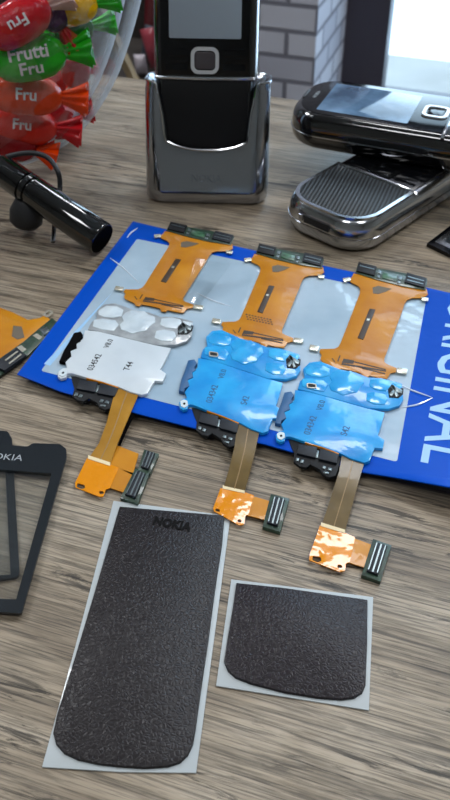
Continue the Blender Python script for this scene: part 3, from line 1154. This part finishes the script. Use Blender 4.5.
    # lettering on the plate
    for s_, (x, y), hgt in ((('034342' if blue else '034542'), (146, 232), 3.3), ('V8.0', (180, 168), 3.0), (('S42' if k == 3 else 'S42'), (258, 250), 3.3)):
        if not blue and s_ == 'S42':
            s_ = 'T44'
        c0 = Vector(PL(c7(x, y)))
        d0 = (Vector(PL(c7(x + 14, y - 36))) - c0).normalized()
        n0 = Vector((-d0.y, d0.x))
        fn = lambda xx, yy, zz, c0=c0, d0=d0, n0=n0: (*(c0 + d0 * xx + n0 * yy), 5.52 + zz)
        obj('lettering', text_mb(s_, hgt, .01, .03, fn), M['inkblue'] if blue else M['ink'], pl, world=True)
    # camera module hanging under the plate
    mo = obj('camera_module', MB().prism(u7(MODULE), 3.3, 4.4, .2), M['chip'], t, world=True)
    for q in BLOCKS:
        obj('module_block', MB().prism(u7(q), 4.3, 5.3, .2), M['connector'], mo, world=True)
    pm_ = MB()
    for q in ([(100, 330), (110, 332), (108, 342), (98, 340)], [(116, 336), (126, 339), (122, 348), (112, 345)], [(186, 356), (196, 359), (193, 367), (183, 364)], [(204, 362), (216, 366), (213, 373), (201, 369)], [(190, 374), (206, 378), (204, 383), (188, 379)],
              [(166, 306), (174, 308), (170, 332), (162, 330)]):
        pm_.prism(u7(q), 4.3, 4.75, .1)
    obj('solder_pads', pm_, M['pins'], mo, world=True)
    obj('amber_edge', MB().prism(u7([(130, 276), (190, 294), (240, 316), (236, 324), (186, 304), (128, 286)]), 4.35, 5.35), M['flexpad'], mo, world=True)
    # tail
    Lp, Rp, Zp = tail_px
    n = len(Lp)
    obj('flex_tail', MB().ribbon([at(*q, z) for q, z in zip(Lp, Zp)], [at(*q, z) for q, z in zip(Rp, Zp)], Zp, .25), tail_mat, t, world=True)
    mid = [((a[0] + b[0]) / 2, (a[1] + b[1]) / 2) for a, b in zip(Lp, Rp)]
    obj('tail_crease', MB().ribbon([at(x - .5, y, z) for (x, y), z in zip(mid, Zp)], [at(x + .5, y, z) for (x, y), z in zip(mid, Zp)], [z + .24 for z in Zp], .06), M['goldtrace'], t, world=True)
    zp = Zp[-1] - .1
    pd = obj('end_pad', MB().prism_holes(rounded([at(*q, zp) for q in pad_px], .5, 3), [rounded([at(*q, zp) for q in h], .5, 3) for h in holes_px], zp, zp + .4), M['flexpad'], t, world=True)
    a, b = Lp[-1], Rp[-1]
    obj('stiffener_strip', MB().prism([at(a[0] - .5, a[1] - 2.5, zp), at(b[0] + .5, b[1] - 2.5, zp), at(b[0] + .3, b[1] + 1, zp), at(a[0] - .8, a[1] + 1, zp)], zp + .38, zp + .55), M['stiff'], t, world=True)
    for am in arm_px:
        obj('connector_arm', MB().prism([at(*q, zp) for q in am], zp - .1, zp + .3), M['flex'], t, world=True)
    for q in conn_list:
        W_ = [at(*x, 2.2) for x in q]
        cb = obj('end_connector', MB().prism(W_, .15, 1.6, .15), M['green'], t, world=True)
        P = [Vector(x) for x in ccw(W_)]
        # long axis
        i0 = max(range(4), key=lambda i: (P[(i + 1) % 4] - P[i]).length)
        P = P[i0:] + P[:i0]

        def uv(u, v):
            return tuple((P[0] * (1 - u) + P[1] * u) * (1 - v) + (P[3] * (1 - u) + P[2] * u) * v)
        rc = lambda u0, u1, v0, v1: [uv(u0, v0), uv(u1, v0), uv(u1, v1), uv(u0, v1)]
        obj('connector_body', MB().prism(rc(.1, .9, .2, .8), 1.5, 2.5, .2), M['connector'], cb, world=True)
        pr = MB()
        for v0, v1 in ((.24, .30), (.70, .76)):
            pr.prism(rc(.13, .87, v0, v1), 2.4, 2.75)
        pr.prism(rc(.12, .88, .46, .54), 2.4, 2.6)
        obj('pin_rows', pr, M['pins'], cb, world=True)
    return t


def cv(ox, oy, sc):
    return lambda *pts: [(ox + x / sc, oy + y / sc) for x, y in pts]


g3 = cv(300, 440, 4.0909)
build_flex(3, 'flex circuit with blue keypad film lying nearest the large pale lettering on the pouch', True,
           (g3((172, 60), (160, 130), (128, 230), (88, 352)), g3((268, 78), (246, 150), (216, 260), (182, 382)), [4.7, 4.5, 2.8, 1.1]),
           g3((82, 350), (182, 382), (226, 402), (204, 502), (188, 508), (184, 538), (162, 542), (36, 494), (40, 468)),
           [g3((52, 476), (84, 482), (88, 498), (72, 504), (50, 494)), g3((152, 512), (170, 514), (174, 526), (154, 528))],
           [g3((214, 402), (290, 430), (272, 526), (200, 504))],
           [g3((300, 398), (376, 425), (330, 574), (252, 546))], M['tailgrey'], 3)
g2 = cv(200, 400, 2.143)
build_flex(2, 'flex circuit with blue keypad film lying between the other two on the pouch', True,
           (g2((80, 52), (74, 100), (62, 150), (50, 190)), g2((128, 64), (118, 112), (106, 160), (95, 200)), [4.7, 4.5, 2.8, 1.1]),
           g2((44, 190), (98, 200), (116, 206), (104, 246), (97, 250), (95, 268), (84, 270), (30, 240), (28, 234)),
           [g2((33, 233), (42, 236), (43, 242), (33, 240)), g2((80, 257), (88, 258), (90, 264), (81, 264))],
           [g2((108, 206), (150, 218), (140, 258), (100, 248))],
           [g2((152, 198), (192, 208), (172, 280), (134, 268))], M['tailgrey'], 2)
g1 = cv(60, 380, 4.0909)
build_flex(1, 'flex circuit with white metal keypad plate lying farthest from the pale lettering', False,
           (g1((232, 30), (214, 90), (190, 180), (160, 260), (118, 322)), g1((322, 60), (296, 120), (262, 200), (228, 280), (204, 352)), [4.7, 4.6, 3.6, 2.2, 1.1]),
           g1((112, 320), (204, 348), (242, 362), (204, 446), (188, 450), (178, 480), (160, 480), (64, 442), (62, 424)),
           [g1((72, 424), (100, 432), (104, 446), (88, 450), (68, 440)), g1((160, 456), (178, 458), (180, 470), (162, 470))],
           [g1((228, 268), (322, 304), (298, 392), (206, 346)), g1((240, 364), (302, 384), (266, 464), (202, 442))],
           [g1((344, 278), (404, 296), (368, 380), (318, 358)), g1((308, 354), (366, 374), (318, 500), (246, 476))], M['tailgold'], 1)
t1 = [o for o in COL.objects if o.name.startswith('phone_flex_circuit') and 'white metal' in o.get('label', '')][0]
cf = MB()  # film added and tilted so a lamp glares over the neck
q_ = [(183, 298), (199, 306), (231, 264), (196, 258)]
K_ = 9
for a in range(K_):
    for b in range(K_):
        u, v = a / (K_ - 1), b / (K_ - 1)
        fx = (q_[0][0] * (1 - u) + q_[1][0] * u) * (1 - v) + (q_[3][0] * (1 - u) + q_[2][0] * u) * v
        fy = (q_[0][1] * (1 - u) + q_[1][1] * u) * (1 - v) + (q_[3][1] * (1 - u) + q_[2][1] * u) * v
        z = 5.4 + 5.6 * v + 1.6 * (1 - u) + .35 * math.sin(5 * u + 3 * v)
        cf.v.append((*at(fx, fy, z), z))
for a in range(K_ - 1):
    for b in range(K_ - 1):
        cf.f.append((a * K_ + b, a * K_ + K_ + b, a * K_ + K_ + b + 1, a * K_ + b + 1))
obj('glare_film', cf, M['film'], t1, world=True, label='clear film added and tilted to glare over the amber neck')
obj('tail_shadow', MB().ribbon([at(*q, z) for q, z in zip(g1((314, 70), (288, 140), (254, 225), (238, 268)), (3.6, 3.2, 1.8, .8))], [at(*q, z) for q, z in zip(g1((334, 76), (304, 146), (264, 230), (247, 270)), (3.6, 3.2, 1.8, .8))], [3.6, 3.2, 1.8, .8], .2), M['capblack'], t1, world=True, label='narrow black strip for the shadow beside the golden tail')  # black ribbon drawn for the shade along the tail's side

# part of a fourth circuit at the table's other side
pf = cv(0, 280, 3.75)
t4 = thing('phone_flex_circuit', 'amber flex circuit with dark connector board lying alone beside the pouch on bare wood', 'flex circuit', (-95, 300, 0), (0, 0, 0), 'phone flex circuits')
P4 = lambda z, *p: [at(*q, z) for q in pf(*p)]
obj('flex_film', MB().prism(P4(1, (-160, 40), (0, 104), (50, 122), (105, 150), (150, 142), (172, 130), (190, 152), (95, 240), (0, 306), (-60, 350), (-110, 300), (-200, 250)), .8, 1.05, .08), M['flex'], t4, world=True)
obj('contact_tab', MB().prism_holes(P4(1, (158, 132), (180, 113), (200, 118), (196, 130), (176, 142)), [P4(1, (170, 130), (182, 120), (192, 122), (178, 134))], .8, 1.3), M['tin'], t4, world=True)
cb4 = obj('connector_board', MB().prism(P4(1, (196, 148), (222, 168), (206, 186), (110, 284), (34, 340), (-20, 380), (-50, 350), (0, 300), (90, 236), (150, 185)), 1.0, 1.8, .15), M['green'], t4, world=True)
obj('connector_block', MB().prism(P4(2, (64, 262), (100, 290), (20, 348), (-20, 330), (0, 305)), 1.7, 3.2, .2), M['connector'], cb4, world=True)
obj('connector_block', MB().prism(P4(2, (150, 190), (176, 178), (186, 196), (164, 210)), 1.7, 2.5, .2), M['pins'], cb4, world=True)
pp = MB()
for q in ([(122, 208), (138, 200), (160, 214), (146, 224)], [(62, 252), (80, 244), (100, 260), (84, 270)], [(20, 310), (66, 276), (70, 280), (24, 314)], [(34, 322), (80, 286), (84, 290), (38, 326)]):
    pp.prism(P4(2, *q), 1.7, 2.0 if q[0][0] > 50 else 3.4)
obj('solder_pads', pp, M['tin'], cb4, world=True)
obj('adhesive_patch', MB().prism(P4(1, (50, 172), (82, 176), (92, 216), (66, 224), (44, 212)), 1.0, 1.15), M['greypatch'], t4, world=True)

# ------------------------------------------------------------------ touch glasses
gp = cv(0, 400, 3.333)
tg = thing('touch_glass', 'black framed touch glass with rounded corner and silver name lying on top of another', 'touch glass', (-85, 190, 0), (0, 0, 0), 'touch glasses on the bare wood')
G = lambda z, *p: [at(*q, z) for q in gp(*p)]
ou = rounded(G(2.2, (-330, 118), (94, 157), (108, 145), (200, 148), (221, 164), (222, 192), (72, 712), (-340, 690)), [0, .6, .6, 2, 2, 2, 2, 0])
op_ = G(2.2, (-280, 212), (172, 246), (54, 666), (-300, 650))
obj('black_frame', MB().prism_holes(ou, [op_], 1.5, 2.4), M['frameblack'], tg, world=True)
obj('clear_pane', MB().prism(inset(ccw(op_), -.02), 1.7, 2.3), M['clear'], tg, world=True)


def gtxt(cx, cy, w, s_, zz):
    c0 = Vector(at(*gp((cx, cy))[0], zz))
    d0 = (Vector(at(*gp((cx + 40, cy + 3))[0], zz)) - c0).normalized()
    n0 = Vector((-d0.y, d0.x))
    return text_mb(s_, 4.0, .0, .03, lambda x, y, z: (*(c0 + d0 * x + n0 * y), zz + .03 + z), width=w)


obj('lettering', gtxt(12, 190, 13.0, 'NOKIA', 2.4), M['silverprint'], tg, world=True)
tg2 = thing('touch_glass', 'second black framed touch glass showing through the clear pane of the upper one', 'touch glass', (-90, 190, 0), (0, 0, 0), 'touch glasses on the bare wood')
ou2 = rounded(G(.8, (-330, 90), (26, 106), (40, 132), (66, 592), (-300, 640)), [0, 2, 2, 2, 0])
op2 = G(.8, (-300, 190), (16, 220), (26, 612), (-290, 625))
obj('black_frame', MB().prism_holes(ou2, [inset(ccw(G(.8, (-290, 200), (18, 230), (36, 585), (-280, 600))), 0)], .2, 1.2), M['frameblack'], tg2, world=True)
obj('clear_pane', MB().prism(G(.8, (-290, 200), (18, 230), (36, 585), (-280, 600)), .4, 1.1), M['clear'], tg2, world=True)

# small display at the other edge of the table
dp = thing('display_module', 'small dark display with silver inner edge lying beside the silver phone', 'display', (100, 352, 0))
q0 = Vector(at(427, 243, 2))
ea, eb = Vector((20.4 * math.cos(R(49.6)), 20.4 * math.sin(R(49.6)))).normalized(), Vector((math.cos(R(-47.5)), math.sin(R(-47.5))))
rp = lambda i, j, a, b: [tuple(q0 + ea * i + eb * j), tuple(q0 + ea * a + eb * j), tuple(q0 + ea * a + eb * b), tuple(q0 + ea * i + eb * b)]
obj('black_frame', MB().prism(rp(0, 0, 45, 36), .1, 2.0, .2), M['black'], dp, world=True)
obj('silver_bezel', MB().prism(rp(3.4, 2.2, 42, 34), 1.9, 2.4, .2), M['silver'], dp, world=True)
obj('screen', MB().prism(rp(6.4, 5.4, 39, 31), 2.3, 2.6, .1), M['frameblack'], dp, world=True)

# ------------------------------------------------------------------ leather panels on release paper
lp = thing('leather_cover', 'tall dark brown leather back cover on white release paper with embossed name', 'leather cover', (-20, 150, 0))
b1 = [at(113.5, 501, .4), at(230.5, 516, .4), at(214, 640, .4), at(196, 773, .4), at(120, 772, .4), at(42, 767, .4), at(75, 648, .4)]
obj('release_paper', MB().prism(b1, .15, .5, .05), M['backing'], lp, world=True)
l1 = [(119.5, 506.5), (170, 511), (224.5, 515.5), (222, 545), (215, 590), (208.5, 640), (201, 690), (195.5, 730), (193, 744), (188, 755), (180, 762.5), (168, 766.5), (145, 768), (120, 766.5), (98, 764), (78, 759.5), (64, 753), (56, 744), (53, 733), (57, 714), (77, 650), (98, 580)]
obj('leather', MB().prism([at(*q, 1.2) for q in l1], .5, 1.5, .5), M['leather'], lp, world=True)
c0 = Vector(at(172.5, 524.5, 1.5))
d0 = (Vector(at(191, 528, 1.5)) - c0).normalized()
n0 = Vector((-d0.y, d0.x))
obj('lettering', text_mb('NOKIA', 4.6, .05, .06, lambda x, y, z: (*(c0 + d0 * x + n0 * y), 1.58 + z), width=12.0), M['emboss'], lp, world=True)
ls = thing('leather_cover', 'short dark purplish leather cover on square white release paper', 'leather cover', (20, 145, 0))
g2c = cv(200, 560, 2.368)
b2 = [at(*q, .4) for q in g2c((74, 46), (410, 88), (400, 356), (38, 298))]
obj('release_paper', MB().prism(b2, .15, .5, .05), M['backing'], ls, world=True)
l2 = [at(*q, 1.2) for q in g2c((86, 54), (200, 66), (397, 94), (396, 200), (392, 296), (384, 314), (366, 326), (335, 330), (280, 326), (200, 313), (120, 292), (84, 278), (66, 262), (57, 240), (66, 180), (78, 110))]
obj('leather', MB().prism(l2, .5, 1.5, .5), M['leather2'], ls, world=True)

# ------------------------------------------------------------------ light, camera, view
def area(name, loc, size, power, col=(1, 1, 1), rot=(0, 0, 0)):
    l = bpy.data.lights.new(name, 'AREA')
    l.shape = 'RECTANGLE'
    l.size, l.size_y = size
    l.energy = power
    l.color = col
    o = bpy.data.objects.new(name, l)
    COL.objects.link(o)
    o.location = [x * MM for x in loc]
    o.rotation_euler = rot
    return o


# ceiling lights: the first read off glare, side and front ones added for brightness
for x, y, p in ((340, 1640, 10), (-1400, 1350, 22), (1450, 1050, 22), (-700, -700, 8), (700, -700, 8)):
    area('ceiling_and_fill_lamp', (x, y, CEIL_Z - 15), (.6, .45), p, (.97, .98, 1.0))

w = bpy.data.worlds.new('sky')
S.world = w
w.use_nodes = True
w.node_tree.nodes['Background'].inputs['Color'].default_value = (.62, .80, 1.0, 1)
w.node_tree.nodes['Background'].inputs['Strength'].default_value = 4

cam = bpy.data.cameras.new('camera')
cam.sensor_fit = 'VERTICAL'
cam.sensor_height = 36
cam.lens = 36 * CAM_F / 800
cam.clip_start = 0.01
cam.clip_end = 60
cam.dof.use_dof = True
cam.dof.focus_distance = 0.275
cam.dof.aperture_fstop = 38
co = bpy.data.objects.new('camera', cam)
COL.objects.link(co)
co.location = (0, 0, CAM_H * MM)
co.rotation_euler = (PI / 2 - PITCH, 0, 0)
S.camera = co
S.view_settings.view_transform = 'Standard'
S.view_settings.look = 'None'
S.view_settings.gamma = 1
S.view_settings.use_curve_mapping = False
S.view_settings.exposure = 0.5
S.cycles.use_denoising = True
S.cycles.max_bounces = 10
S.cycles.transparent_max_bounces = 16
S.cycles.sample_clamp_indirect = 6
